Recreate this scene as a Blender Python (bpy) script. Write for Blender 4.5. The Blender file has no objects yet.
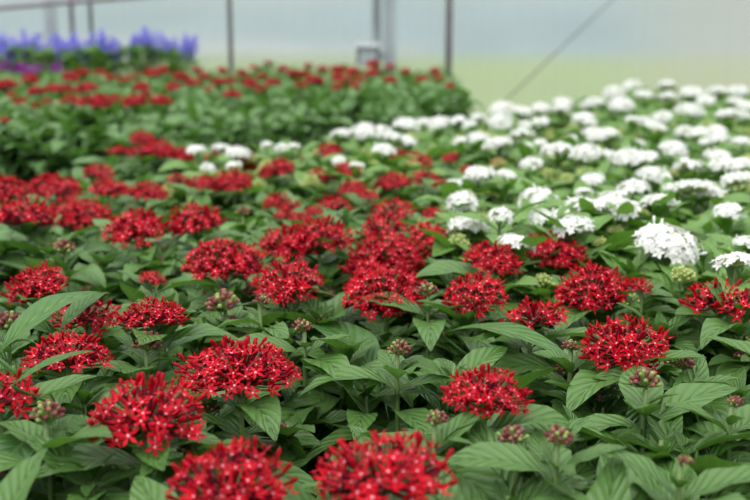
import bpy, math, random
from mathutils import Vector, Matrix, noise
R_ = math.radians
C = bpy.context.scene.collection
sc = bpy.context.scene

# ------------------------------------------------------------ camera
ZC, F = 1.374, 1042.0
PITCH = R_(11.7)
FWD = Vector((0, math.cos(PITCH), -math.sin(PITCH)))
UPV = Vector((0, math.sin(PITCH), math.cos(PITCH)))
cam = bpy.data.cameras.new('camera')
cam.sensor_width = 36; cam.lens = F / 750 * 36
cam.dof.use_dof = True; cam.dof.focus_distance = 0.95; cam.dof.aperture_fstop = 5.8
cam.clip_end = 900; cam.clip_start = .02
co = bpy.data.objects.new('camera', cam); C.objects.link(co)
co.location = (0, 0, ZC); co.rotation_euler = (R_(90) - PITCH, 0, 0)
sc.camera = co

# ------------------------------------------------------------ world, sun, exposure
w = bpy.data.worlds.new('sky'); sc.world = w; w.use_nodes = True
nt = w.node_tree; nt.nodes.clear()
tc = nt.nodes.new('ShaderNodeTexCoord'); sep = nt.nodes.new('ShaderNodeSeparateXYZ')
rmp = nt.nodes.new('ShaderNodeValToRGB'); bg = nt.nodes.new('ShaderNodeBackground'); ou = nt.nodes.new('ShaderNodeOutputWorld')
nt.links.new(tc.outputs['Generated'], sep.inputs[0]); nt.links.new(sep.outputs['Z'], rmp.inputs[0])
nt.links.new(rmp.outputs[0], bg.inputs[0]); nt.links.new(bg.outputs[0], ou.inputs[0])
cr = rmp.color_ramp
cr.elements[0].position = 0.0; cr.elements[0].color = (.35, .40, .41, 1)
cr.elements[1].position = 1.0; cr.elements[1].color = (1.5, 1.5, 1.44, 1)
e = cr.elements.new(.35); e.color = (.48, .52, .53, 1)
bg.inputs[1].default_value = 1.15
sun = bpy.data.lights.new('sun', 'SUN'); sun.energy = 1.3; sun.angle = R_(50); sun.color = (1, .985, .95)
so = bpy.data.objects.new('sun', sun); C.objects.link(so); so.rotation_euler = (R_(28), R_(-22), 0)
sc.view_settings.view_transform = 'Standard'; sc.view_settings.look = 'None'
sc.view_settings.gamma = 1; sc.view_settings.use_curve_mapping = False
sc.view_settings.exposure = 0.52

rnd = random.Random(7)

def unproj(px, py, z):
    d = FWD + Vector((1, 0, 0)) * ((px - 375) / F) + UPV * ((250 - py) / F)
    t = (z - ZC) / d.z
    return Vector((0, 0, ZC)) + d * t, t          # t = depth along the view axis
def unproj_y(px, py, Y):
    d = FWD + Vector((1, 0, 0)) * ((px - 375) / F) + UPV * ((250 - py) / F)
    return Vector((0, 0, ZC)) + d * (Y / d.y)
def proj(p):
    v = Vector(p) - Vector((0, 0, ZC)); dz = v.dot(FWD)
    return (375 + F * v.x / dz, 250 - F * v.dot(UPV) / dz, dz) if dz > .01 else (9999, 9999, dz)

# ------------------------------------------------------------ mesh helper
class MB:
    def __init__(s):
        s.v = []; s.f = []; s.m = []; s.uv = []; s.t = []
    def face(s, idx, mat=0, uv=None, tint=.5):
        s.f.append(tuple(idx)); s.m.append(mat); s.uv.append(uv or [(0, 0)] * len(idx)); s.t.append(tint)
    def box(s, c, d, mat=0, rot=None):
        b = len(s.v)
        for x in (-1, 1):
            for y in (-1, 1):
                for z in (-1, 1):
                    p = Vector((x * d[0] / 2, y * d[1] / 2, z * d[2] / 2))
                    if rot: p = rot @ p
                    s.v.append(Vector(c) + p)
        for q in ((0, 1, 3, 2), (4, 6, 7, 5), (0, 4, 5, 1), (2, 3, 7, 6), (0, 2, 6, 4), (1, 5, 7, 3)):
            s.face([b + i for i in q], mat)
    def tube(s, pts, rad, n=6, mat=0, cap=True, tint=.5):
        pts = [Vector(p) for p in pts]; rings = []
        for i, p in enumerate(pts):
            d = (pts[min(i + 1, len(pts) - 1)] - pts[max(i - 1, 0)]).normalized()
            a = d.orthogonal().normalized() if abs(d.z) > .99 else d.cross(Vector((0, 0, 1))).normalized()
            b = d.cross(a); r = rad[i] if isinstance(rad, (list, tuple)) else rad
            rings.append(len(s.v))
            for k in range(n):
                t = 2 * math.pi * k / n
                s.v.append(p + a * math.cos(t) * r + b * math.sin(t) * r)
        for i in range(len(rings) - 1):
            for k in range(n):
                s.face((rings[i] + k, rings[i] + (k + 1) % n, rings[i + 1] + (k + 1) % n, rings[i + 1] + k), mat, None, tint)
        if cap:
            s.face([rings[0] + k for k in range(n)][::-1], mat, None, tint); s.face([rings[-1] + k for k in range(n)], mat, None, tint)
    def lathe(s, c, prof, n=24, mat=0):
        rings = []
        for r, z in prof:
            rings.append(len(s.v))
            for k in range(n):
                t = 2 * math.pi * k / n; s.v.append(Vector(c) + Vector((r * math.cos(t), r * math.sin(t), z)))
        for i in range(len(rings) - 1):
            for k in range(n):
                s.face((rings[i] + k, rings[i] + (k + 1) % n, rings[i + 1] + (k + 1) % n, rings[i + 1] + k), mat)
    def mesh(s, name, mats, smooth=True):
        me = bpy.data.meshes.new(name); me.from_pydata([tuple(p) for p in s.v], [], s.f)
        for m in mats: me.materials.append(m)
        me.polygons.foreach_set('material_index', s.m)
        me.polygons.foreach_set('use_smooth', [smooth] * len(s.f))
        u = me.uv_layers.new(name='UVMap'); flat = []
        for q in s.uv:
            for a in q: flat += [a[0], a[1]]
        u.data.foreach_set('uv', flat)
        at = me.attributes.new('tint', 'FLOAT', 'FACE'); at.data.foreach_set('value', s.t)
        me.update(); return me

def link(name, me, parent=None, loc=(0, 0, 0)):
    o = bpy.data.objects.new(name, me); C.objects.link(o); o.location = loc
    if parent: o.parent = parent
    return o
def thing(name, label, cat, loc=(0, 0, 0), group=None, rz=0):
    o = bpy.data.objects.new(name, None); C.objects.link(o); o.location = loc; o.rotation_euler = (0, 0, rz)
    o.empty_display_size = .02
    o['label'] = label; o['category'] = cat
    if group: o['group'] = group
    return o
def struct(name, me, loc=(0, 0, 0)):
    o = link(name, me, None, loc); o['kind'] = 'structure'; return o

# ------------------------------------------------------------ materials
def mat(name):
    m = bpy.data.materials.new(name); m.use_nodes = True; n = m.node_tree; n.nodes.clear()
    out = n.nodes.new('ShaderNodeOutputMaterial'); return m, n, out
def N(n, t, **k):
    x = n.nodes.new(t)
    for a, b in k.items(): setattr(x, a, b)
    return x
def M(n, op, a, b=None, c=None):
    x = n.nodes.new('ShaderNodeMath'); x.operation = op
    for i, v in enumerate((a, b, c)):
        if v is None: continue
        if isinstance(v, (int, float)): x.inputs[i].default_value = v
        else: n.links.new(v, x.inputs[i])
    return x.outputs[0]
def mixc(n, f, a, b):
    x = n.nodes.new('ShaderNodeMix'); x.data_type = 'RGBA'
    for i, v in ((0, f), (6, a), (7, b)):
        if isinstance(v, (int, float)): x.inputs[i].default_value = v
        elif isinstance(v, tuple): x.inputs[i].default_value = (*v, 1)
        else: n.links.new(v, x.inputs[i])
    return x.outputs[2]

def leaf_mat(name, c1, c2, vein, back, rough=.42, nv=8.0, bump=.9):
    m, n, out = mat(name)
    uv = N(n, 'ShaderNodeUVMap'); s = N(n, 'ShaderNodeSeparateXYZ'); n.links.new(uv.outputs[0], s.inputs[0])
    u, v = s.outputs[0], s.outputs[1]
    au = M(n, 'ABSOLUTE', M(n, 'MULTIPLY_ADD', u, 2.0, -1.0))
    ph = M(n, 'SUBTRACT', M(n, 'MULTIPLY', v, nv), M(n, 'MULTIPLY', M(n, 'POWER', au, .8), 2.1))
    wv = M(n, 'ABSOLUTE', M(n, 'SUBTRACT', M(n, 'FRACT', ph), .5))           # 0.5 on the vein line, 0 between
    side = M(n, 'POWER', M(n, 'MULTIPLY', wv, 2.0), 9.0)
    mid = M(n, 'POWER', M(n, 'SUBTRACT', 1.0, M(n, 'MINIMUM', M(n, 'MULTIPLY', au, 6.0), 1.0)), 1.5)
    veins = M(n, 'MAXIMUM', M(n, 'MULTIPLY', side, .55), mid)
    hgt = M(n, 'SUBTRACT', M(n, 'MULTIPLY', M(n, 'SUBTRACT', 1.0, M(n, 'POWER', M(n, 'MULTIPLY', wv, 2.0), 2.0)), 1.0), M(n, 'MULTIPLY', mid, 1.2))
    at = N(n, 'ShaderNodeAttribute', attribute_name='tint')
    oi = N(n, 'ShaderNodeObjectInfo')
    tcn = N(n, 'ShaderNodeTexCoord'); nz = N(n, 'ShaderNodeTexNoise'); nz.inputs['Scale'].default_value = 60; n.links.new(tcn.outputs['Object'], nz.inputs[0])
    f = M(n, 'ADD', M(n, 'MULTIPLY', at.outputs['Fac'], .8), M(n, 'MULTIPLY', M(n, 'SUBTRACT', oi.outputs['Random'], .5), .3))
    f = M(n, 'ADD', f, M(n, 'MULTIPLY', M(n, 'SUBTRACT', nz.outputs[0], .5), .5))
    base = mixc(n, f, c1, c2)
    base = mixc(n, M(n, 'MULTIPLY', veins, .65), base, vein)
    geo = N(n, 'ShaderNodeNewGeometry')
    base = mixc(n, geo.outputs['Backfacing'], base, back)
    bp = N(n, 'ShaderNodeBump'); bp.inputs['Strength'].default_value = bump; bp.inputs['Distance'].default_value = .0012
    n.links.new(hgt, bp.inputs['Height'])
    p = N(n, 'ShaderNodeBsdfPrincipled'); n.links.new(base, p.inputs['Base Color']); n.links.new(bp.outputs[0], p.inputs['Normal'])
    p.inputs['Roughness'].default_value = rough; p.inputs['Specular IOR Level'].default_value = .5
    t = N(n, 'ShaderNodeBsdfTranslucent'); tcol = mixc(n, .5, base, (.16, .36, .03)); n.links.new(tcol, t.inputs[0])
    mx = N(n, 'ShaderNodeMixShader'); mx.inputs[0].default_value = .28
    n.links.new(p.outputs[0], mx.inputs[1]); n.links.new(t.outputs[0], mx.inputs[2]); n.links.new(mx.outputs[0], out.inputs[0])
    return m
def flat_mat(name, col, col2=None, rough=.5, trans=0, scale=200, spec=.5, metal=0, bump=0):
    m, n, out = mat(name)
    p = N(n, 'ShaderNodeBsdfPrincipled'); p.inputs['Roughness'].default_value = rough; p.inputs['Metallic'].default_value = metal
    p.inputs['Specular IOR Level'].default_value = spec
    tcn = N(n, 'ShaderNodeTexCoord'); nz = N(n, 'ShaderNodeTexNoise'); nz.inputs['Scale'].default_value = scale; nz.inputs['Detail'].default_value = 4
    n.links.new(tcn.outputs['Object'], nz.inputs[0])
    mr = N(n, 'ShaderNodeMapRange'); mr.inputs[1].default_value = .3; mr.inputs[2].default_value = .7; n.links.new(nz.outputs[0], mr.inputs[0])
    c = mixc(n, mr.outputs[0], col, col2 or tuple(x * .75 for x in col)); n.links.new(c, p.inputs['Base Color'])
    if bump:
        bp = N(n, 'ShaderNodeBump'); bp.inputs['Strength'].default_value = bump; bp.inputs['Distance'].default_value = .01
        n.links.new(nz.outputs[0], bp.inputs['Height']); n.links.new(bp.outputs[0], p.inputs['Normal'])
    if trans:
        t = N(n, 'ShaderNodeBsdfTranslucent'); n.links.new(c, t.inputs[0]); mx = N(n, 'ShaderNodeMixShader'); mx.inputs[0].default_value = trans
        n.links.new(p.outputs[0], mx.inputs[1]); n.links.new(t.outputs[0], mx.inputs[2]); n.links.new(mx.outputs[0], out.inputs[0])
    else: n.links.new(p.outputs[0], out.inputs[0])
    return m
def petal_mat(name, c1, c2, rough=.45, trans=.18):
    m, n, out = mat(name)
    at = N(n, 'ShaderNodeAttribute', attribute_name='tint')
    c = mixc(n, at.outputs['Fac'], c1, c2)
    p = N(n, 'ShaderNodeBsdfPrincipled'); p.inputs['Roughness'].default_value = rough; p.inputs['Specular IOR Level'].default_value = .16
    n.links.new(c, p.inputs['Base Color'])
    t = N(n, 'ShaderNodeBsdfTranslucent'); n.links.new(c, t.inputs[0]); mx = N(n, 'ShaderNodeMixShader'); mx.inputs[0].default_value = trans
    n.links.new(p.outputs[0], mx.inputs[1]); n.links.new(t.outputs[0], mx.inputs[2]); n.links.new(mx.outputs[0], out.inputs[0])
    return m

LEAF_R = leaf_mat('deep green leaf', (.020, .078, .018), (.082, .205, .038), (.17, .32, .09), (.10, .21, .05), .35)
LEAF_W = leaf_mat('fresh green leaf', (.085, .23, .03), (.19, .40, .05), (.28, .46, .12), (.17, .32, .08))
LEAF_B = leaf_mat('far green leaf', (.055, .17, .035), (.13, .30, .06), (.20, .36, .11), (.14, .27, .09))
LEAF_S = leaf_mat('light sage leaf', (.24, .46, .07), (.42, .66, .14), (.35, .5, .2), (.25, .42, .12))
STEM = flat_mat('green stem', (.16, .26, .07), (.11, .17, .06), .5, .1, 90)
RED = petal_mat('crimson petal', (.32, .0004, .009), (.66, .001, .018))
REDTUBE = petal_mat('wine floret tube', (.13, .003, .014), (.30, .02, .045), .5, .1)
THROAT = petal_mat('pink throat', (.62, .20, .30), (.88, .55, .65), .5, .2)
BUDR = petal_mat('wine bud', (.17, .035, .045), (.34, .16, .12), .55, .1)
BUDG = petal_mat('green bud', (.20, .30, .08), (.38, .46, .15), .55, .15)
WHITE = petal_mat('white petal', (.84, .84, .85), (.93, .93, .93), .55, .3)
WTUBE = petal_mat('pale green floret tube', (.55, .64, .28), (.75, .78, .5), .5, .2)
BUDW = petal_mat('yellow green bud', (.42, .52, .16), (.62, .68, .30), .55, .2)
BLUE = petal_mat('violet blue floret', (.40, .38, 1.0), (.62, .58, 1.0), .6, .5)
BLUED = petal_mat('dark blue calyx', (.07, .08, .28), (.14, .14, .40), .6, .1)
PURP = petal_mat('purple floret', (.36, .06, .52), (.62, .10, .60), .6, .2)

# ------------------------------------------------------------ setting
SOIL = .85
def poly_prism(mb, pts, z0, z1, mat=0, top=True):
    b = len(mb.v); n = len(pts)
    for x, y in pts: mb.v.append(Vector((x, y, z0)))
    for x, y in pts: mb.v.append(Vector((x, y, z1)))
    for k in range(n): mb.face((b + k, b + (k + 1) % n, b + n + (k + 1) % n, b + n + k), mat)
    mb.face([b + n + k for k in range(n)], mat); mb.face([b + k for k in range(n)][::-1], mat)
concrete = flat_mat('packed gravel', (.20, .19, .17), (.11, .105, .10), .9, 0, 25, .3, 0, .4)
soilm = flat_mat('dark potting soil', (.035, .026, .02), (.015, .012, .010), .95, 0, 120, .2, 0, 1.0)
boardm = flat_mat('grey weathered board', (.16, .14, .13), (.09, .08, .075), .8, 0, 12)
fl = MB(); fl.box((0, 3.7, -.05), (20, 11.0, .1)); struct('floor', fl.mesh('floor', [concrete], False))

# outside field, far hills seen through the film
grassm, n, out = mat('mown field grass')
tcn = N(n, 'ShaderNodeTexCoord'); nz = N(n, 'ShaderNodeTexNoise'); nz.inputs['Scale'].default_value = .12; nz.inputs['Detail'].default_value = 5
n.links.new(tcn.outputs['Object'], nz.inputs[0])
p = N(n, 'ShaderNodeBsdfPrincipled'); p.inputs['Roughness'].default_value = .9; p.inputs['Specular IOR Level'].default_value = .1
n.links.new(mixc(n, nz.outputs[0], (.19, .255, .085), (.26, .315, .12)), p.inputs['Base Color']); n.links.new(p.outputs[0], out.inputs[0])
g = MB(); b = 0
nx, ny = 30, 24
for j in range(ny + 1):
    for i in range(nx + 1):
        y = 9.25 + (j / ny) ** 2.2 * 330; x = -260 + 520 * i / nx
        g.v.append(Vector((x, y, -.06 + .25 * noise.noise(Vector((x * .03, y * .03, 0))) * min(1, (y - 9) / 30))))
for j in range(ny):
    for i in range(nx):
        a = j * (nx + 1) + i; g.face((a, a + 1, a + nx + 2, a + nx + 1))
struct('ground', g.mesh('ground', [grassm]))
hillm = flat_mat('hazy wooded hillside', (.16, .21, .24), (.24, .29, .33), .95, 0, .12, .05, 0, 0)  # blue-grey of distance haze is put into the hillside colour
h = MB()
nx, ny = 90, 8
for j in range(ny + 1):
    for i in range(nx + 1):
        x = -150 + 300 * i / nx; t = j / ny; y = 72 + 70 * t
        z = -.5 + (3.3 + 1.1 * noise.noise(Vector((x * .05, t, 3))) + .5 * noise.noise(Vector((x * .35, t * 3, 9)))) * min(1, t * 3.2) + 2.5 * t
        h.v.append(Vector((x, y, z)))
for j in range(ny):
    for i in range(nx):
        a = j * (nx + 1) + i; h.face((a, a + 1, a + nx + 2, a + nx + 1))
struct('hills', h.mesh('hills', [hillm]))
rd = MB()
for k in range(30):
    x0, x1 = -120 + k * 4.1, -120 + (k + 1) * 4.1
    b = len(rd.v)
    for x in (x0, x1):
        rd.v.append(Vector((x, 62 + .05 * x, .35))); rd.v.append(Vector((x, 66 + .05 * x, .36 + .75 * max(0, min(1, (6 - x) / 22)))))
    rd.face((b, b + 2, b + 3, b + 1))
struct('road', rd.mesh('road', [flat_mat('pale gravel bank', (.40, .38, .37), (.30, .31, .30), .9, 0, .4, .1)]))

# greenhouse film wall: milky plastic sheet, partly see-through
def film_mat(name, see0, see1, tr0, tr1, xa, xb, stripes=1.0):
    m, n, out = mat(name)
    tcn = N(n, 'ShaderNodeTexCoord'); sx = N(n, 'ShaderNodeSeparateXYZ'); n.links.new(tcn.outputs['Object'], sx.inputs[0])
    mr = N(n, 'ShaderNodeMapRange', interpolation_type='SMOOTHSTEP'); n.links.new(sx.outputs[0], mr.inputs[0])
    for i, v in ((1, xa), (2, xb), (3, 0), (4, 1)): mr.inputs[i].default_value = v
    seethrough = M(n, 'MULTIPLY_ADD', mr.outputs[0], see1 - see0, see0); trc = mixc(n, mr.outputs[0], tr0, tr1); mp = N(n, 'ShaderNodeMapping'); mp.inputs['Scale'].default_value = (3.0, 1, .35)
    n.links.new(tcn.outputs['Object'], mp.inputs[0])
    nz = N(n, 'ShaderNodeTexNoise'); nz.inputs['Scale'].default_value = 1.0; nz.inputs['Detail'].default_value = 3; n.links.new(mp.outputs[0], nz.inputs[0])
    mp2 = N(n, 'ShaderNodeMapping'); mp2.inputs['Scale'].default_value = (18, 1, .6); n.links.new(tcn.outputs['Object'], mp2.inputs[0])
    n2 = N(n, 'ShaderNodeTexNoise'); n2.inputs['Scale'].default_value = 1.0; n.links.new(mp2.outputs[0], n2.inputs[0])
    f = M(n, 'ADD', seethrough, M(n, 'ADD', M(n, 'MULTIPLY', M(n, 'SUBTRACT', nz.outputs[0], .5), -.22 * stripes), M(n, 'MULTIPLY', M(n, 'SUBTRACT', n2.outputs[0], .5), -.10 * stripes)))
    a = N(n, 'ShaderNodeBsdfRefraction'); a.inputs[0].default_value = (.97, .98, .98, 1); a.inputs['IOR'].default_value = 1.12; a.inputs['Roughness'].default_value = .27
    t = N(n, 'ShaderNodeBsdfTranslucent'); n.links.new(trc, t.inputs[0])
    d = N(n, 'ShaderNodeBsdfDiffuse'); n.links.new(trc, d.inputs[0])
    s1 = N(n, 'ShaderNodeMixShader'); s1.inputs[0].default_value = .35; n.links.new(t.outputs[0], s1.inputs[1]); n.links.new(d.outputs[0], s1.inputs[2])
    s2 = N(n, 'ShaderNodeMixShader'); n.links.new(f, s2.inputs[0]); n.links.new(s1.outputs[0], s2.inputs[1]); n.links.new(a.outputs[0], s2.inputs[2])
    n.links.new(s2.outputs[0], out.inputs[0]); return m
WY = 9.1
def film(name, x0, x1, mt, z1=4.2):
    mb = MB(); k = max(2, int((x1 - x0) / .25)); b = 0
    for i in range(k + 1):
        x = x0 + (x1 - x0) * i / k
        for z in (0, z1):
            mb.v.append(Vector((x, WY + .02 * math.sin(x * 3.1) + .01 * math.sin(x * 7.3), z)))
    for i in range(k): mb.face((2 * i, 2 * i + 2, 2 * i + 3, 2 * i + 1))
    return struct(name, mb.mesh(name, [mt]))
xs = unproj_y(618, 60, WY).x
film('wall_back', -9.0, 9.0, film_mat('milky plastic film', .58, .30, (.62, .675, .68), (.665, .655, .625), xs - .2, xs + .7))

# ------------------------------------------------------------ raised beds
FRONT = [(-1.7, .12), (.80, .12), (2.75, 4.8), (2.75, 5.6), (1.25, 5.6), (.62, 4.0), (.12, 3.12), (-.2, 2.92), (-.75, 2.95), (-.75, 2.05), (-1.7, 2.0)]
BACK = [(-3.6, 3.0), (-.65, 3.2), (-.15, 4.1), (.2, 4.3), (.52, 4.5), (.6, 5.3), (.6, 8.35), (-1.05, 8.35), (-1.05, 7.4), (-3.6, 7.4)]
def bed(name, pts, label):
    t = thing(name, label, 'planting bed', (0, 0, 0))
    mb = MB(); poly_prism(mb, pts, .70, SOIL); link('soil', mb.mesh('soil', [soilm], False), t)
    n = len(pts); fr = MB()
    for k in range(n):
        a, b = Vector((*pts[k], .78)), Vector((*pts[(k + 1) % n], .78)); d = b - a
        rot = Matrix.Rotation(math.atan2(d.y, d.x), 3, 'Z')
        fr.box((a + b) / 2, (d.length + .03, .028, .19), 0, rot)
    link('side_board', fr.mesh('side_board', [boardm], False), t)
    cx = sum(p[0] for p in pts) / n; cy = sum(p[1] for p in pts) / n
    for k, (x, y) in enumerate(pts):
        x = x + (cx - x) * .06; y = y + (cy - y) * .06
        lg = MB(); lg.box((x, y, .35), (.07, .07, .70)); link('leg', lg.mesh('leg', [boardm], False), t)
bed('raised_bed', FRONT, 'long raised bed in the foreground holding the red and white pentas')
bed('raised_bed', BACK, 'raised bed beyond the aisle holding the farther block of red pentas')

# ------------------------------------------------------------ plant pieces
def leaf(mb, base, az, L, W, el0, el1, fold=.35, tint=.5, nl=9, nw=4, twist=0.0, mat=0, wav=.0):
    """blade along azimuth az; elevation goes el0 -> el1 along its length"""
    rad = Vector((math.cos(az), math.sin(az), 0)); side0 = Vector((-math.sin(az), math.cos(az), 0)); Z = Vector((0, 0, 1))
    p = Vector(base); b0 = len(mb.v); ds = L / nl; ph = rnd.random() * 6
    for i in range(nl + 1):
        t = i / nl
        e = el0 + (el1 - el0) * t ** .9
        d = rad * math.cos(e) + Z * math.sin(e); up = -rad * math.sin(e) + Z * math.cos(e)
        side = side0 * math.cos(twist * t) + up * math.sin(twist * t); up2 = d.cross(side) * -1
        if up2.dot(up) < 0: up2 = -up2
        tt = max(0, (t - .06) / .94)
        hw = W / 2 * (max(0, math.sin(math.pi * tt ** .82)) ** .85) * (1 - .25 * tt) * 1.15 + .0006
        for j in range(nw + 1):
            s = -1 + 2 * j / nw
            q = p + side * (s * hw) + up2 * (abs(s) * hw * fold - (s * s) * hw * .25 * fold) + up2 * (wav * hw * math.sin(ph + t * 17 + (2 if s > 0 else 0)) * abs(s))
            mb.v.append(q)
        p = p + d * ds
    for i in range(nl):
        for j in range(nw):
            a = b0 + i * (nw + 1) + j
            u0, u1 = j / nw, (j + 1) / nw; v0, v1 = i / nl, (i + 1) / nl
            # winding such that the upper side faces front
            mb.face((a, a + nw + 1, a + nw + 2, a + 1)[::-1], mat, [(u0, v0), (u0, v1), (u1, v1), (u1, v0)][::-1], tint)

def shoot(mbl, base, top, sizes, r, hi=True, lk=1.0):
    """leaf pairs along a stem from base to top. returns stem points"""
    base = Vector(base); top = Vector(top)
    out_ = (top - base); out_.z = 0
    mid = base + out_ * .75 + Vector((0, 0, (top.z - base.z) * .4))
    def P(t): return base * (1 - t) ** 2 + mid * 2 * t * (1 - t) + top * t * t
    az0 = r.random() * 6.3
    for k, (t, L) in enumerate(sizes):
        a = az0 + (math.pi / 2) * k + r.uniform(-.3, .3)
        for q in (0, math.pi):
            if r.random() < .06: continue
            LL = L * r.uniform(.72, 1.25)
            e0 = r.uniform(.35, .95) if t > .9 else r.uniform(.15, .75)
            e1 = e0 - r.uniform(.7, 1.8) if t < .93 else e0 - r.uniform(.3, .8)
            leaf(mbl, P(t), a + q + r.uniform(-.2, .2), LL, LL * r.uniform(.34, .44) * lk, e0, e1, r.uniform(.22, .5),
                 r.random(), 9 if hi else 5, 4 if hi else 2, r.uniform(-.5, .5), 0, .07 if hi else .0)
    return [P(t / 7) for t in range(8)]

def make_foliage(seed, H, spread, nshoot, hi=True, lk=1.0, lscale=1.0):
    """returns foliage MB, stem MB, list of side-shoot tips. H = height of the flower base above soil"""
    r = random.Random(seed); L = MB(); S = MB(); tips = []
    s = lscale
    sz = [(.12, .08 * s), (.32, .095 * s), (.52, .105 * s), (.70, .105 * s), (.84, .095 * s), (.925, .085 * s), (.97, .070 * s), (.998, .036 * s)]
    pts = shoot(L, (0, 0, 0), (r.uniform(-.004, .004), r.uniform(-.004, .004), H), sz, r, hi, lk)
    S.tube(pts, [.0034, .0032, .003, .0028, .0026, .0024, .0023, .0022], 6)
    a0 = r.random() * 6.3
    for k in range(nshoot):
        a = a0 + k * 2 * math.pi / nshoot + r.uniform(-.35, .35); rr = spread * r.uniform(.55, 1.05)
        hh = H * r.uniform(.66, .93)
        top = (rr * math.cos(a), rr * math.sin(a), hh)
        szz = [(.35, .085 * s), (.58, .098 * s), (.78, .095 * s), (.91, .085 * s), (.97, .068 * s), (.998, .034 * s)]
        pp = shoot(L, (0, 0, .01 + .02 * r.random()), top, szz, r, hi, lk)
        S.tube(pp, [.0026, .0026, .0025, .0024, .0023, .0022, .002, .0018], 6)
        tips.append(Vector(top))
        for q in range(3):     # young leaves at the tip
            leaf(L, top, r.random() * 6.3, .026 * r.uniform(.7, 1.3), .009, r.uniform(.7, 1.2), r.uniform(.2, .8), .5, r.uniform(.7, 1.3), 5 if hi else 3, 2, 0)
    return L, S, tips

def floret(mb, pos, nrm, size, r, mpet=0, mthr=1, wd=.19, b0=-.85, b1=.3):
    nrm = nrm.normalized(); a = nrm.orthogonal().normalized(); b = nrm.cross(a); ph = r.random() * 6.3
    c0 = len(mb.v); tint = r.random(); bend = r.uniform(b0, b1) if r.random() < .82 else b0 * 1.4
    cup = size * .10
    mb.v.append(pos + nrm * cup * .2)
    for k in range(5):      # raised pale throat ring
        t = ph + 2 * math.pi * (k + .5) / 5
        mb.v.append(pos + (a * math.cos(t) + b * math.sin(t)) * size * .135 + nrm * cup * .9)
    for k in range(5): mb.face((c0, c0 + 1 + (k - 1) % 5, c0 + 1 + k), mthr, None, tint)
    for k in range(5):
        t = ph + 2 * math.pi * k / 5; d = a * math.cos(t) + b * math.sin(t); s = nrm.cross(d)
        L = size * r.uniform(.86, 1.1); w = size * wd
        i = len(mb.v)
        mb.v += [pos + d * L * .55 + s * w + nrm * (cup - L * .55 * bend * .4), pos + d * L * .55 - s * w + nrm * (cup - L * .55 * bend * .4),
                 pos + d * L * .5 + nrm * (cup * .35 - L * .5 * bend * .4), pos + d * L - nrm * (L * bend * .8 - cup * .4)]
        A, B = c0 + 1 + k, c0 + 1 + (k - 1) % 5
        mb.face((B, i + 2, i, A) if False else (B, i + 1, i + 2), mpet, None, tint); mb.face((B, i + 2, A), mpet, None, tint); mb.face((A, i + 2, i), mpet, None, tint)
        mb.face((i + 1, i + 3, i + 2), mpet, None, tint); mb.face((i + 2, i + 3, i), mpet, None, tint)

def capsule(mb, p0, p1, r0, r1, mat, tint, n=5):
    d = p1 - p0
    mb.tube([p0, p0 + d * .45, p0 + d * .75, p0 + d * .94, p1], [r0, r0 * 1.05, r1, r1 * .75, r1 * .15], n, mat, False, tint)

def make_head(seed, Rr, n, white=False):
    """domed umbel, base at the origin; returns (tubes mesh builder, florets mesh builder)"""
    r = random.Random(seed); T = MB(); P = MB()
    fs = .0077 if not white else .0092
    hz = Rr * (.69 if not white else .58); cz = Rr * .10
    gr = math.pi * (3 - 5 ** .5)
    lump = [(Vector((math.cos(a), math.sin(a), .4)).normalized(), r.uniform(-.08, .09)) for a in [r.random() * 6.3 for _ in range(5)]]
    for k in range(n):
        ct = 1 - (k + .5) / n * 1.02          # polar down to just under the equator
        st = math.sqrt(max(0, 1 - ct * ct)); a = k * gr + r.uniform(-.12, .12)
        d = Vector((st * math.cos(a), st * math.sin(a), ct))
        m = 1 + sum(w_ * max(0, d.dot(l)) ** 3 for l, w_ in lump) + r.uniform(-.13, .10)
        pos = Vector((d.x * Rr * m, d.y * Rr * m, cz + d.z * hz * m))
        bs = Vector((d.x * Rr * .16, d.y * Rr * .16, .002 + r.uniform(0, .3) * Rr * ct))
        mid = bs.lerp(pos, .55) - Vector((0, 0, .05 * Rr)) * st
        nr = (d * .8 + Vector((0, 0, .35)) + Vector((r.uniform(-.3, .3), r.uniform(-.3, .3), r.uniform(-.2, .2)))).normalized()
        t = r.random()
        T.tube([bs, mid, pos], [.0008, .0009, .0013], 4, 0 if r.random() < .8 else 1, False, t)
        if r.random() < (.20 if not white else .05):
            capsule(P, pos - nr * .003, pos + nr * .011, .0011, .0020, 0, r.uniform(-.5, .4))
        else: floret(P, pos + nr * .0015, nr, fs * r.uniform(.8, 1.15), r, 0, 1, (.30 if white else .19), -.3 if white else -.85, .3)
    for k in range(int(n * .35)):             # unopened buds low in the head
        a = r.random() * 6.3; st = r.uniform(.2, .8); d = Vector((st * math.cos(a), st * math.sin(a), r.uniform(.05, .5)))
        pos = Vector((d.x * Rr * .9, d.y * Rr * .9, .1 * Rr + d.z * Rr * .6)); bs = Vector((0, 0, 0)) + d * Rr * .1
        T.tube([bs, pos], [.0008, .0010], 4, 1, False, r.random()); capsule(T, pos, pos + d.normalized() * .006, .0013, .0019, 2, r.random(), 5)
    for k in range(9):                        # small green bracts under the head
        leaf(T, (0, 0, .001), r.random() * 6.3, .016 * r.uniform(.7, 1.4), .004, r.uniform(-.1, .7), r.uniform(-.3, .5), .4, r.random(), 3, 2, 0, 3)
    return T, P
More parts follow.
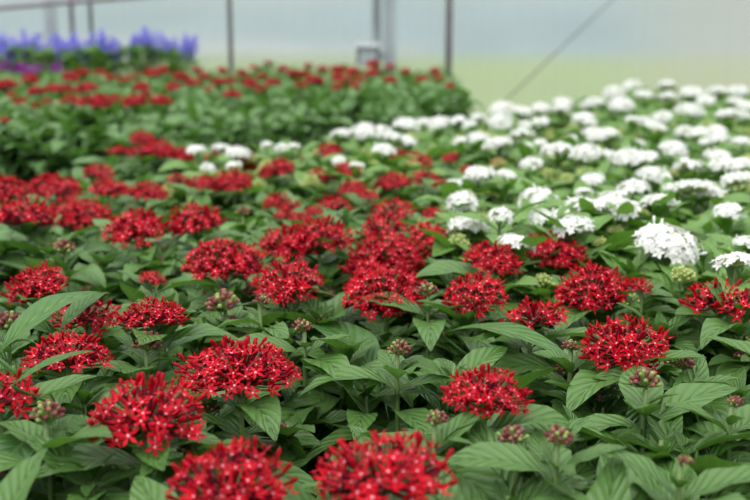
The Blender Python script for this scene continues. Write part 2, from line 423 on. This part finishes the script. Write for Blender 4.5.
def make_bud(seed, Rr, n, green=False, tall=1.0):
    r = random.Random(seed); T = MB(); gr = math.pi * (3 - 5 ** .5)
    for k in range(n):
        ct = 1 - (k + .5) / n * .95; st = math.sqrt(1 - ct * ct); a = k * gr + r.uniform(-.2, .2)
        d = Vector((st * math.cos(a), st * math.sin(a), ct)); m = r.uniform(.72, 1.1)
        pos = Vector((d.x * Rr * m, d.y * Rr * m, .3 * Rr + d.z * Rr * m * tall))
        T.tube([d * Rr * .1, pos], [.0008, .0011], 4, 0, False, r.random())
        capsule(T, pos - d * .001, pos + (d + Vector((0, 0, .4))).normalized() * .0052, .0017, .0021, 1 if (not green and ct > .05 and r.random() < .75) else 0, r.random(), 6)
    for k in range(7):
        leaf(T, (0, 0, .001), r.random() * 6.3, .018 * r.uniform(.7, 1.5), .005, r.uniform(-.1, .7), r.uniform(-.3, .5), .4, r.random(), 4, 2, 0, 2)
    return T

H0 = .215
FOL = {'r': [], 'w': [], 'b': []}
for k in range(9):
    L, S, tips = make_foliage(100 + k, H0, .062, 3 + k % 2, True)
    FOL['r'].append((L.mesh('foliage', [LEAF_R]), S.mesh('stem', [STEM]), tips))
for k in range(6):
    L, S, tips = make_foliage(200 + k, H0, .08, 4, True, 1.0)
    FOL['w'].append((L.mesh('foliage', [LEAF_W]), S.mesh('stem', [STEM]), tips))
for k in range(5):
    L, S, tips = make_foliage(300 + k, H0, .10, 5, False, 1.1, 1.15)
    FOL['b'].append((L.mesh('foliage', [LEAF_B]), S.mesh('stem', [STEM]), tips))
HEADS = {}
def head_variants(key, Rr, n, cnt, white):
    HEADS[key] = []
    for k in range(cnt):
        T, P = make_head(hash((Rr, n, k, white)) & 0xffff if False else int(Rr * 10000) + 17 * k + (5000 if white else 0), Rr, n, white)
        if white: a = T.mesh('flower_tubes', [WTUBE, BUDW, BUDW, LEAF_W]); b = P.mesh('florets', [WHITE, WTUBE])
        else: a = T.mesh('flower_tubes', [REDTUBE, STEM, BUDR, LEAF_R]); b = P.mesh('florets', [RED, THROAT])
        HEADS[key].append((a, b, Rr))
head_variants('rS', .026, 46, 3, False); head_variants('rM', .037, 108, 5, False); head_variants('rL', .048, 185, 4, False)
head_variants('wS', .026, 42, 3, True); head_variants('wM', .037, 86, 4, True); head_variants('wL', .046, 130, 2, True)
BUDS = {'r': [], 'w': []}
for k in range(5): BUDS['r'].append(make_bud(40 + k, .0105, 26).mesh('bud_cluster', [BUDG, BUDR, LEAF_R]))
for k in range(4): BUDS['w'].append(make_bud(60 + k, .014, 34, True).mesh('bud_cluster', [BUDW, BUDW, LEAF_W]))

def inside(x, y, poly):
    c = False; j = len(poly) - 1
    for i in range(len(poly)):
        xi, yi = poly[i]; xj, yj = poly[j]
        if (yi > y) != (yj > y) and x < (xj - xi) * (y - yi) / (yj - yi) + xi: c = not c
        j = i
    return c
plant_xy = []; PL = {}
def plant(kind, px, py, wpx, z, label, group, name='pentas_plant', leafy='r', nbud=2, nohead=False, top=None):
    """one pentas plant whose flower head sits at pixel (px,py) of the canopy plane z"""
    white = kind == 'w'
    z += rnd.uniform(-.014, .010); q, dep = unproj(px, py, z)
    if white: wpx *= 1.3 if wpx < 32 else 1.03
    elif z > 1.12 : wpx *= 1.42
    elif wpx < 60 and py < 240 and not nohead: wpx *= 1.12
    W = max(.030, min(.112, wpx * dep / F)) if wpx else .03
    Rr = W / 2 / 1.12
    hz = z - Rr * .36                                # bottom of the head
    Hh = hz - SOIL
    rz = rnd.random() * 6.28
    t = thing(name, label, 'flowering plant', (q.x, q.y, SOIL), group, rz)
    fm, sm, tips = FOL[leafy][rnd.randrange(len(FOL[leafy]))]
    s = Hh / H0; sx = rnd.uniform(.92, 1.08)
    f = link('foliage', fm, t); f.scale = (sx, sx, s * (.93 if nohead else .97 if dep < 1.6 else .92))
    st = link('stem', sm, t); st.scale = (sx, sx, s)
    if not nohead:
        cls = 'S' if Rr < .030 else ('M' if Rr < .043 else 'L')
        a, b, r0 = HEADS[kind + cls][rnd.randrange(len(HEADS[kind + cls]))]
        hd = link('flower_head', a, t, (0, 0, Hh)); k = Rr / r0; hd.scale = (k * rnd.uniform(.9, 1.08), k * rnd.uniform(.9, 1.08), k * rnd.uniform(.85, 1.15))
        tl = .30 if white else .2; hd.rotation_euler = (rnd.uniform(-tl, tl), rnd.uniform(-tl, tl), rnd.random() * 6)
        link('florets', b, hd)
    else:
        o = link('bud_cluster', rnd.choice(BUDS['w' if white else 'r']), t, (0, 0, Hh)); k = (wpx * dep / F) / .028 if wpx else 1
        o.scale = (k, k, k)
    for tp in rnd.sample(tips, min(nbud, len(tips))):
        o = link('bud_cluster', rnd.choice(BUDS['w' if white else 'r']), t, (tp.x * sx, tp.y * sx, tp.z * s * (1.05 if white else 1) * (.97 if dep < 1.6 else .92))); k = (rnd.uniform(.9, 1.5) if dep > 1.7 else rnd.uniform(.7, 1)) if white else rnd.uniform(.6, 1.05)
        o.scale = (k, k, k); o.rotation_euler = (0, 0, rnd.random() * 6)
    plant_xy.append((q.x, q.y)); PL[(px, py)] = t
    if not inside(q.x, q.y, FRONT) and not inside(q.x, q.y, BACK): print('OUTSIDE', kind, px, py, q.x, q.y)
    return t

#DATA#
NEAR = [
 (240,365,120,'red pentas plant with the wide domed head at centre left of the foreground'),
 (148,412,118,'red pentas plant with the full round head below the two-leaf overlap, lower left'),
 (-2,394,80,'red pentas plant whose head is cut by the left picture edge'),
 (232,480,128,'red pentas plant with its head cut by the bottom edge, left of the middle'),
 (384,470,138,'red pentas plant with the largest head, at the bottom edge near the middle'),
 (485,390,94,'red pentas plant with an open star-edged head just right of centre'),
 (626,345,84,'red pentas plant with a lone upright head over a purple bud cluster, right side'),
 (68,352,88,'red pentas plant whose head is half covered by a long pale leaf, left side'),
 (152,315,72,'red pentas plant with a neat head above brown buds, upper left foreground'),
 (475,292,68,'red pentas plant, left one of the touching pair right of centre'),
 (535,316,62,'red pentas plant, right one of the touching pair right of centre'),
 (384,288,88,'red pentas plant with long bare floret tubes, front of the centre stack'),
 (387,255,90,'red pentas plant directly behind the centre head, partly hidden by it'),
 (288,279,76,'red pentas plant left of the centre stack with a leaf under its head'),
 (224,258,90,'red pentas plant with a wide head over pale buds, left of middle'),
 (288,243,58,'red pentas plant squeezed between two wide heads left of the middle'),
 (322,236,60,'red pentas plant with a tall dark head behind the squeezed one'),
 (594,288,70,'red pentas plant with a flat wide head in front of the white block'),
 (639,286,26,'red pentas plant with a tiny dark head beside the flat wide head'),
 (716,300,62,'red pentas plant, left one of the pair at the right edge'),
 (746,304,50,'red pentas plant cut by the right picture edge, touching its neighbour'),
 (555,251,58,'red pentas plant directly below the small white head, right of centre'),
 (492,258,60,'red pentas plant with a dark dome in front of the white plants'),
 (38,285,62,'red pentas plant with a low dark head and a tall bud near the left edge'),
 (86,313,58,'red pentas plant with its head shaded under a drooping grey-green leaf'),
 (24,216,56,'red pentas plant at the left end of the long merged band of heads'),
 (78,213,66,'red pentas plant in the middle of the long merged band of heads, left'),
 (136,226,66,'red pentas plant at the right end of the long merged band of heads'),
 (196,222,50,'small red pentas plant just right of the merged band of heads'),
 (152,279,20,'red pentas plant with only a few open florets, left of middle'),
 (432,236,42,'red pentas plant with a double-looking dark head behind the centre stack, right'),
 (383,229,38,'red pentas plant with a small oval head directly behind the centre stack'),
]
MID_R = [(8,192,44),(55,187,45),(98,173,28),(110,190,34),(146,191,35),(178,183,24),(202,183,24),(232,183,38),(158,152,32),(182,155,26),(216,157,22),
 (142,139,24),(121,152,22),(145,151,22),(250,163,28),(278,169,36),(290,160,24),(277,202,26),(291,207,22),(284,217,20),(329,151,22),(348,173,27),(321,178,27),
 (353,189,24),(368,195,20),(392,182,38),(397,155,18),(418,162,26),(424,179,26),(441,184,15),(449,158,14),(335,205,29),(393,209,36),(434,215,20),(443,242,26),
 (301,219,16),(315,212,12),(453,156,12),(467,170,11),(498,163,11)]
WHT = [(341,133,20),(364,129,22),(382,131,18),(384,148,18),(393,137,14),(407,139,15),(405,124,19),(424,121,14),(439,122,18),(339,159,10),(357,164,9),
 (196,149,16),(222,148,16),(238,152,20),(208,167,9),(234,165,10),(281,147,8),(267,144,9),(294,146,8),
 (457,120,16),(470,124,12),(478,117,15),(500,121,20),(503,109,22),(523,110,18),(541,108,16),(560,109,18),(564,101,18),(592,102,20),(584,117,16),(590,123,12),
 (594,132,18),(524,125,12),(539,121,17),(521,134,20),(541,142,12),(460,140,12),(478,138,20),(498,143,24),(557,149,22),(585,151,28),(527,146,10),(531,162,18),
 (571,138,8),(480,173,21),(507,175,17),(614,92,22),(631,84,15),(644,94,18),(667,85,24),(692,91,22),(668,97,17),(690,108,26),(621,104,23),(707,99,18),(717,91,20),
 (738,91,22),(735,100,16),(747,106,14),(727,114,18),(741,115,14),(634,120,14),(643,120,13),(650,124,13),(662,116,18),(660,127,12),(608,132,19),(683,130,15),
 (698,131,18),(718,137,20),(717,129,14),(742,141,18),(705,141,8),(673,148,24),(639,142,10),(609,154,16),(628,157,27),(646,158,22),(718,156,23),(722,163,18),
 (740,163,22),(690,165,24),(653,175,30),(694,186,30),(738,180,26),(711,192,24),(632,187,24),(659,201,27),(612,198,26),(628,209,25),(600,212,22),(672,187,12),
 (730,210,32),(748,241,22),(735,260,40),(462,200,24),(467,225,38),(538,195,30),(500,215,20),(543,216,22),(562,214,18),(574,225,38),
 (580,203,24),(584,191,15),(593,179,20),(595,207,22),(516,241,30),(454,183,13),(469,180,9),(666,240,72)]
BCK = [(70,101,14),(83,102,12),(99,102,20),(115,99,11),(87,88,16),(64,90,14),(52,88,12),(36,92,13),(20,101,9),(6,85,18),(30,79,13),(70,77,12),(82,73,13),
 (101,73,10),(111,78,9),(3,121,13),(36,106,8),(135,102,19),(160,101,17),(142,87,13),(151,73,13),(163,70,11),(173,86,12),(181,77,13),(194,83,13),(204,76,9),
 (219,82,13),(232,95,12),(230,81,9),(222,70,8),(209,89,7),(250,83,13),(273,82,13),(295,74,14),(300,85,9),(315,81,14),(338,70,13),(337,78,11),(337,87,9),
 (353,72,12),(355,87,8),(262,89,10),(254,67,7),(268,63,7),(308,66,7),(283,69,9),(373,64,11),(390,67,9),(390,80,11),(405,72,9),(422,79,11),(435,71,9),
 (439,78,7),(450,86,7),(372,73,12),(360,80,8),(322,69,9),(242,73,9),(198,70,8),(124,80,9),(134,76,8),(12,95,8),(47,101,8),(146,95,8),(262,76,9),(304,74,9),(346,80,9)]
# bud-topped plants of the foreground
BUDP = [(303,327,18,'leafy pentas plant topped by a small brown bud cluster, right of the wide domed head'),
 (400,350,20,'leafy pentas plant topped by a green and brown bud cluster, below the centre stack'),
 (437,418,19,'leafy pentas plant topped by a bud cluster beside the star-edged head'),
 (512,438,26,'leafy pentas plant topped by a round mauve bud cluster under the star-edged head'),
 (560,438,26,'leafy pentas plant topped by upright red buds, lower right of centre'),
 (686,458,14,'leafy pentas plant with one tiny red bud, lower right corner'),
 (683,364,20,'leafy pentas plant topped by a plain green bud cluster, right side'),
 (645,382,26,'leafy pentas plant topped by a dusky purple bud cluster below the lone head'),
 (8,325,24,'leafy pentas plant topped by a mauve bud cluster at the left edge'),
 (64,250,20,'leafy pentas plant with a small brown bud cluster below the merged band'),
 (222,306,28,'leafy pentas plant topped by pink-grey buds under the wide head over pale buds'),
 (48,415,28,'leafy pentas plant topped by pinkish buds, lower left corner'),
 (148,345,24,'leafy pentas plant topped by brown buds under the neat head, left'),
 (428,292,20,'leafy pentas plant topped by dry brown buds, right of the centre stack'),
 (262,300,14,'leafy pentas plant with a small bud cluster, left of the centre head'),
 (570,345,14,'leafy pentas plant with a small green bud tip between the pair and the lone head'),
 (735,400,14,'leafy pentas plant with long drooping leaves at the right edge')]

ZR, ZW, ZB = 1.10, 1.13, 1.15
for x, y, wp, lb in NEAR: plant('r', x, y, wp, ZR, lb, 'red pentas in the foreground')
for x, y, wp, lb in BUDP: plant('r', x, y, wp * 1.2, ZR - .008, lb, 'bud-topped pentas in the foreground', nohead=True, nbud=1)

plant('r', 243, 213, 16, ZR - .005, 'leafy pentas plant with bright yellow-green young leaves, behind the wide head left of middle', 'bud-topped pentas in the foreground', nohead=True, nbud=0, leafy='w')
# single large leaves that stand out in front
def big_leaf(key, b, bz, t, tz, wpx, arch=.12, tint=.8, m=None):
    pl = PL[key]; B, dB = unproj(b[0], b[1], bz); T, dT = unproj(t[0], t[1], tz)
    wd = wpx * (dB + dT) / 2 / F; L = (T - B).length; mb = MB(); nl, nw = 14, 6
    side = (T - B).cross(Vector((0, 0, 1))).normalized(); up = side.cross(T - B).normalized()
    inv = (Matrix.Translation(pl.location) @ Matrix.Rotation(pl.rotation_euler.z, 4, 'Z')).inverted()
    for i in range(nl + 1):
        q = i / nl; c = B.lerp(T, q) + up * (arch * L * 4 * q * (1 - q)); tt = max(0, (q - .06) / .94)
        hw = wd / 2 * (max(0, math.sin(math.pi * tt ** .85)) ** .85) * 1.03 + .0007
        for j in range(nw + 1):
            u = -1 + 2 * j / nw
            mb.v.append(inv @ (c + side * u * hw + up * (abs(u) * hw * .30 - u * u * hw * .12 + .05 * hw * math.sin(q * 15 + (2 if u > 0 else 0)) * abs(u))))
    for i in range(nl):
        for j in range(nw):
            a = i * (nw + 1) + j
            mb.face((a, a + 1, a + nw + 2, a + nw + 1), 0, [(j / nw, i / nl), ((j + 1) / nw, i / nl), ((j + 1) / nw, (i + 1) / nl), (j / nw, (i + 1) / nl)], tint)
    # petiole running back to the plant's stem
    sm = MB(); st = inv @ B; foot = Vector((0, 0, max(.05, st.z - .06)))
    mb.tube([foot, foot.lerp(st, .6) + Vector((0, 0, -.004)), st], .0014, 5)
    o = link('leaf', mb.mesh('leaf', [m or LEAF_R]), pl); return o
big_leaf((68, 352), (-4, 356), 1.10, (112, 294), 1.112, 34, .10, .9)['label'] = 'long pale leaf lying over the head behind'
big_leaf((68, 352), (12, 386), 1.105, (94, 351), 1.125, 17, .08, 1.0)['label'] = 'pale pointed leaf crossing the red head'
big_leaf((645, 382), (641, 392), 1.065, (638, 448), 1.02, 24, .06, .6)
big_leaf((735, 400), (690, 398), 1.07, (722, 476), 1.0, 38, .12, .6)
big_leaf((535, 316), (440, 334), 1.06, (572, 362), 1.07, 36, .10, .9)
big_leaf((48, 415), (50, 430), 1.07, (94, 474), 1.05, 30, .06, 1.1)['label'] = 'bright pale leaf'
big_leaf((48, 415), (44, 430), 1.07, (-14, 492), 1.05, 52, .10, .3)
big_leaf((400, 350), (382, 384), 1.02, (312, 324), 1.05, 46, .12, .7)
big_leaf((400, 350), (395, 372), 1.03, (440, 412), 1.02, 26, .10, .6)
big_leaf((288, 279), (345, 300), 1.06, (248, 297), 1.07, 12, .10, .8)
big_leaf((560, 438), (600, 446), 1.03, (655, 470), 1.0, 26, .10, .7)
big_leaf((560, 438), (556, 452), 1.04, (548, 505), 1.01, 44, .08, .7)
big_leaf((86, 313), (60, 330), 1.09, (108, 292), 1.11, 20, .08, .9)
ORD = ['first', 'second', 'third', 'fourth', 'fifth', 'sixth', 'seventh', 'eighth', 'ninth', 'tenth', 'eleventh', 'twelfth', 'thirteenth', 'fourteenth',
       'fifteenth', 'sixteenth', 'seventeenth', 'eighteenth', 'nineteenth', 'twentieth']
ROWS = ['nearest', 'second', 'third', 'fourth', 'fifth', 'sixth', 'seventh', 'eighth', 'ninth', 'tenth', 'eleventh', 'twelfth']
def rows(lst, fmt, kind, z, group, leafy, nbud, per=11, filt=None):
    s = sorted(lst, key=lambda a: -a[1]); n = max(1, round(len(s) / per)); k = math.ceil(len(s) / n)
    for i in range(n):
        row = sorted(s[i * k:(i + 1) * k])
        for j, (x, y, wp) in enumerate(row):
            lb = fmt % (ORD[j] if j < 20 else 'last', ROWS[i] if i < n - 1 else 'farthest')
            zz = 1.095 if (z == ZB and y > 110) else (1.172 if z == ZB and y < 69 else z)
            plant(kind, x, y, wp, zz, lb, group, leafy=leafy, nbud=nbud)
rows(MID_R, 'red pentas plant, %s from the left in the %s blurred row of the front bed', 'r', ZR, 'blurred red pentas of the front bed', 'r', 1, 10)
rows(WHT, 'white pentas plant, %s from the left in the %s row of white heads', 'w', ZW, 'white pentas of the front bed', 'w', 3, 12)
rows(BCK, 'small red pentas plant, %s from the left in the %s row beyond the aisle', 'r', ZB, 'red pentas beyond the aisle', 'b', 0, 11)

# ------------------------------------------------------------ filler growth
def near(x, y, lst, d): return any((x - a) ** 2 + (y - b) ** 2 < d * d for a, b in lst)
def whiteside(px, py):   # photograph: white block lies right of this border
    pts = [(0, 100), (180, 145), (260, 150), (330, 160), (440, 172), (470, 205), (520, 245), (600, 262), (700, 272), (760, 275)]
    for (x0, y0), (x1, y1) in zip(pts, pts[1:]):
        if x0 <= px <= x1: return py < y0 + (y1 - y0) * (px - x0) / (x1 - x0)
    return px > 700 and py < 275
# leafy plants without flowers in the foreground
rf = random.Random(5); extra = []
for tries in range(5000):
    x, y = rf.uniform(-.75, .85), rf.uniform(.42, 1.5)
    if not inside(x, y, FRONT): continue
    px, py, dz = proj((x, y, ZR - .04))
    if px < -60 or px > 810 or py > 640: continue
    if whiteside(px, py): continue
    if near(x, y, plant_xy, .112): continue
    extra.append((x, y, px, py)); plant_xy.append((x, y))
extra.sort(key=lambda a: a[1]); nr = 5; kk = math.ceil(len(extra) / nr); ordered = []
for i in range(nr):
    for j, a in enumerate(sorted(extra[i * kk:(i + 1) * kk])): ordered.append((*a, 'flowerless leafy pentas plant, %s from the left in the %s row of such plants' % (ORD[j], ['nearest', 'second', 'third', 'fourth', 'farthest'][i])))
for k, (x, y, px, py, lb) in enumerate(ordered):
    z = ZR - rf.uniform(.025, .05)
    t = thing('pentas_plant', lb, 'leafy plant', (x, y, SOIL), 'flowerless pentas of the foreground', rf.random() * 6)
    fm, sm, tips = FOL['r'][rf.randrange(9)]; s = (z - SOIL) / H0
    link('foliage', fm, t).scale = (1, 1, s); link('stem', sm, t).scale = (1, 1, s)
print('extra leafy', len(extra))

def filler(label, poly, mt, z, space, wside, ymin, ymax, seed, hi=False, name='undergrowth', edge=None):
    r = random.Random(seed); L = MB(); pts = []
    protos = [make_foliage(seed + 10 + k, H0, .09, 4, hi, 1.1, 1.1)[0] for k in range(4)]
    for tries in range(14000):
        y = r.uniform(ymin, ymax); x = r.uniform(-3.2, 3.2)
        if not inside(x, y, poly): continue
        px, py, dz = proj((x, y, z - .05))
        if px < -90 or px > 960: continue
        if wside is not None and whiteside(px, py) != wside: continue
        if edge and not edge(px, py): continue
        sp = space * (1 + .10 * max(0, y - 1.5))
        if near(x, y, pts, sp) or near(x, y, plant_xy, .055): continue
        pts.append((x, y))
        src = r.choice(protos); a = r.random() * 6.28; ca, sa = math.cos(a), math.sin(a); s = (z - r.uniform(.042, .075) - SOIL) / H0
        b = len(L.v); L.v += [Vector((x + p.x * ca - p.y * sa, y + p.x * sa + p.y * ca, SOIL + p.z * s)) for p in src.v]
        L.f += [tuple(i + b for i in f) for f in src.f]; L.m += src.m; L.uv += src.uv; L.t += src.t
    o = link(name, L.mesh(name, [mt])); o['kind'] = 'stuff'; o['label'] = label; o['category'] = 'foliage'
    print(name, len(pts), len(L.f))
def top_edge(px, py):   # upper outline of the front bed in the photograph
    pts = [(-100, 185), (0, 182), (90, 168), (118, 146), (150, 138), (180, 148), (250, 146), (340, 132), (400, 124), (455, 119), (505, 109), (560, 101), (600, 97), (630, 88), (680, 85), (900, 86)]
    for (x0, y0), (x1, y1) in zip(pts, pts[1:]):
        if x0 <= px <= x1: return py > y0 + (y1 - y0) * (px - x0) / (x1 - x0) + 3
    return True
filler('mass of green leaves between the blurred red heads of the front bed', FRONT, LEAF_B, ZR, .085, False, 1.4, 4, 11, edge=top_edge)
filler('mass of fresh green leaves between the white heads of the front bed', FRONT, LEAF_W, ZW, .105, True, 1.1, 6, 12, edge=top_edge)
filler('dense green leaves below the small red heads beyond the aisle', BACK, LEAF_B, ZB, .12, None, 3.0, 8.2, 13, edge=lambda px, py: px < 446)

# ------------------------------------------------------------ salvias behind
def spike(mb, base, top, r, rad=.016):
    base, top = Vector(base), Vector(top); d = top - base; L = d.length; n = int(L / .0075)
    for k in range(n):
        t = k / n; p = base.lerp(top, t); rr = rad * (1 - .75 * t ** 1.5)
        for q in range(4):
            a = r.random() * 6.3; o = Vector((math.cos(a), math.sin(a), r.uniform(.1, .6))).normalized()
            capsule(mb, p, p + o * rr * r.uniform(.8, 1.5), .0018, .0038, 0 if r.random() < .92 else 1, r.random(), 4)
def salvia(x, y, z0, ztops, label, cat, group, pm, dark, lk=.55, nleaf=150):
    r = random.Random(int(x * 991) + 3)
    t = thing('salvia_plant', label, cat, (x, y, z0), group)
    H = max(a[1] for a in ztops) - z0
    L = MB()
    for k in range(nleaf):
        rr = r.uniform(0, .16); a = r.random() * 6.3; hz = r.uniform(.30, .70) * H
        LL = r.uniform(.07, .12)
        leaf(L, (rr * math.cos(a), rr * math.sin(a), hz), a + r.uniform(-.8, .8), LL, LL * lk, r.uniform(.2, .9), r.uniform(-.6, .3), .3, r.random() + .2, 4, 2)
    S = MB()
    for dx, zt in ztops:
        dy = r.uniform(-.06, .06); tip = Vector((dx, dy, zt - z0)); bot = Vector((dx * .5, dy * .5, .0)); fb = tip - Vector((dx * .05, 0, min(.15, .27 * H)))
        S.tube([bot, fb * .6 + bot * .4, fb, tip], [.004, .003, .0025, .001], 5)
        mb = MB(); spike(mb, fb, tip, r, .040); link('flower_spike', mb.mesh('flower_spike', [pm, dark]), t)
    link('stem', S.mesh('stem', [STEM]), t); link('foliage', L.mesh('foliage', [LEAF_S]), t)
SY = 8.0
def zpix(py, Y): return unproj_y(375, py, Y).z
SALV = [(8, [(-4, 30), (2, 38), (8, 36)]), (30, [(-7, 33), (0, 27), (7, 32)]), (52, [(-4, 34), (3, 33), (9, 40)]), (73, [(-8, 36), (-1, 33), (6, 38)]),
        (90, [(-4, 36), (3, 34)]), (108, [(-5, 34), (1, 28), (6, 35), (10, 40)]), (140, [(-4, 31), (4, 26), (7, 27)]), (172, [(-5, 30), (-1, 36), (8, 33), (14, 33)])]
k = F / SY
# low bench the salvias stand on
sb = thing('bench', 'low bench at the back carrying the blue and purple salvias', 'bench', (0, 0, 0))
x0, x1 = unproj_y(-80, 60, SY).x, unproj_y(200, 60, SY).x
mb = MB()
for q in range(7): mb.box(((x0 + x1) / 2, 7.62 + q * .11, .86), (x1 - x0, .085, .025))
link('slatted_top', mb.mesh('slatted_top', [boardm], False), sb)
for xx in (x0 + .1, x1 - .1):
    for yy in (7.66, 8.24):
        mb = MB(); mb.box((xx, yy, .425), (.06, .06, .85)); link('leg', mb.mesh('leg', [boardm], False), sb)
SN = ['at the far left edge', 'second from the left', 'third from the left', 'fourth from the left, before the brown pipe', 'fifth from the left, shorter',
      'with the brightest spikes, sixth from the left', 'seventh from the left', 'rightmost, with spikes leaning apart']
for (px, tops), nm in zip(SALV, SN):
    c = unproj_y(px, 60, SY)
    salvia(c.x, SY + rnd.uniform(-.12, .12), .873, [(dx / k * 1.25 + rnd.uniform(-.05, .05), zpix(py + q * 4.5 + rnd.uniform(-3, 2), SY)) for q in range(4) for dx, py in tops], 'blue salvia plant ' + nm, 'salvia', 'blue salvias at the back', BLUE, BLUED)
PY = 7.72
for px, tops, nm in [(6, [(-6, 64), (-1, 60), (5, 64)], 'at the far left edge'), (20, [(-4, 63), (3, 62), (8, 66)], 'in the middle'), (36, [(-3, 66), (3, 64)], 'third from the left'), (57, [(-3, 64), (2, 63), (8, 69)], 'rightmost, more magenta')]:
    c = unproj_y(px, 60, PY)
    salvia(c.x, PY, .873, [(dx * PY / F * 1.15, zpix(py, PY)) for dx, py in tops], 'purple salvia plant ' + nm + ', in front of the blue ones', 'salvia', 'purple salvias at the back', PURP, BLUED, .5, 36)

# ------------------------------------------------------------ posts, brace, box of the greenhouse frame
galv = flat_mat('galvanised steel', (.38, .42, .45), (.30, .34, .37), .45, 0, 6, .5, .3)
brown = flat_mat('hazy brown grey pipe', (.27, .235, .25), (.21, .19, .20), .6, 0, 8)  # brown raised to a paler grey, haze painted into the pipe colour
pale = flat_mat('pale painted profile', (.42, .47, .50), (.36, .40, .43), .6, 0, 5)
darkm = flat_mat('dark grey steel', (.16, .17, .175), (.12, .125, .13), .5, 0, 8)
def post(name, px, wpx, Y, m, label, square=False, top=4.2, cat='post'):
    c = unproj_y(px, 60, Y); r = wpx * Y / F / 2
    t = thing(name, label, cat, (c.x, Y, 0))
    mb = MB()
    if square: mb.box((0, 0, top / 2), (2 * r, .05, top))
    else: mb.tube([(0, 0, 0), (0, 0, top)], r, 14)
    link('shaft', mb.mesh('shaft', [m], square is False), t)
    mb = MB(); mb.box((0, 0, .006), (r * 3.2, .05 + r * 2, .012)); link('base_plate', mb.mesh('base_plate', [galv], False), t)
    for s in (-1,):
        mb = MB(); mb.tube([(0, 0, 3.9), (0, 0, 3.96)], r * 1.35, 14) if not square else mb.box((0, 0, 3.95), (2.4 * r, .065, .06))
        link('clamp', mb.mesh('clamp', [galv], False), t)
post('greenhouse_post', 448.5, 7, 8.75, brown, 'brown grey upright post against the plastic wall, right of the twin posts')
post('greenhouse_post', 231, 5.0, 8.75, brown, 'thin brown upright post standing alone left of the middle')
post('greenhouse_post', 376.5, 8.5, 8.70, galv, 'darker left one of the twin metal posts near the middle')
post('greenhouse_post', 390, 12, 8.78, pale, 'wide pale right one of the twin metal posts near the middle', True)
post('greenhouse_post', 53, 10, 8.78, pale, 'wide pale upright behind the blue salvias', True)
post('greenhouse_post', 74, 4.5, 8.7, brown, 'thin brown upright behind the blue salvias')
post('greenhouse_post', 93, 4.0, 8.75, darkm, 'thin dark upright behind the blue salvias, right of the brown one')
a = unproj_y(612, 0, 8.9); b_ = unproj_y(503, 103, 8.9); d = (b_ - a)
p1 = a - d * 1.6; p0 = b_ + d * (( b_.z - .0) / -d.z)
mb = MB(); mb.tube([p0, p1], .0058, 8); o = link('brace_rod', mb.mesh('brace_rod', [darkm]))
o['label'] = 'thin dark diagonal brace rod slanting across the plastic wall on the right'; o['category'] = 'brace'
# control box hanging on the twin posts
c = unproj_y(368, 56, 8.6)
t = thing('control_box', 'small white topped box with dark sides beside the twin posts', 'box', (c.x, 8.6, c.z - .07))
mb = MB(); mb.box((0, 0, .07), (.15, .10, .15)); link('body', mb.mesh('body', [pale], False), t)
mb = MB(); mb.box((0, -.01, .16), (.19, .13, .035)); link('lid', mb.mesh('lid', [flat_mat('white plastic', (.75, .77, .8), (.65, .68, .7), .4, 0, 10)], False), t)
for s in (-1, 1):
    mb = MB(); mb.box((s * .08, 0, .07), (.022, .11, .15)); link('side_strip', mb.mesh('side_strip', [darkm], False), t)
mb = MB(); mb.box((.05, .06, .07), (.16, .03, .04)); link('bracket', mb.mesh('bracket', [galv], False), t)
# rail along the top left
a = unproj_y(-40, 11, 8.6); b_ = unproj_y(130, -3, 8.6)
mb = MB(); mb.tube([a - (b_ - a) * .6, a, b_, b_ + (b_ - a) * .6], .022, 10); o = link('purlin_pipe', mb.mesh('purlin_pipe', [brown]))
o['label'] = 'brown pipe sloping across the top left corner in front of the plastic wall'; o['category'] = 'pipe'

# pot rim showing in the lower right corner
potm = flat_mat('grey plastic pot', (.10, .095, .10), (.07, .07, .075), .45, 0, 20)
c, _ = unproj(762, 500, SOIL + .10)
t = thing('plant_pot', 'dark grey plastic pot half hidden under leaves in the lower right corner', 'pot', (c.x, c.y, SOIL))
mb = MB(); mb.lathe((0, 0, 0), [(0, 0), (.045, 0), (.058, .10), (.055, .10), (.043, .004), (0, .004)], 28); link('body', mb.mesh('body', [potm]), t)
mb = MB(); mb.lathe((0, 0, 0), [(.0555, .088), (.062, .088), (.063, .106), (.0555, .106), (.0555, .088)], 28); link('rim', mb.mesh('rim', [flat_mat('pot rim grey', (.32, .32, .33), (.25, .25, .26), .4, 0, 20)]), t)
mb = MB(); mb.lathe((0, 0, 0), [(0, .085), (.052, .085)], 28); link('soil', mb.mesh('soil', [soilm]), t)
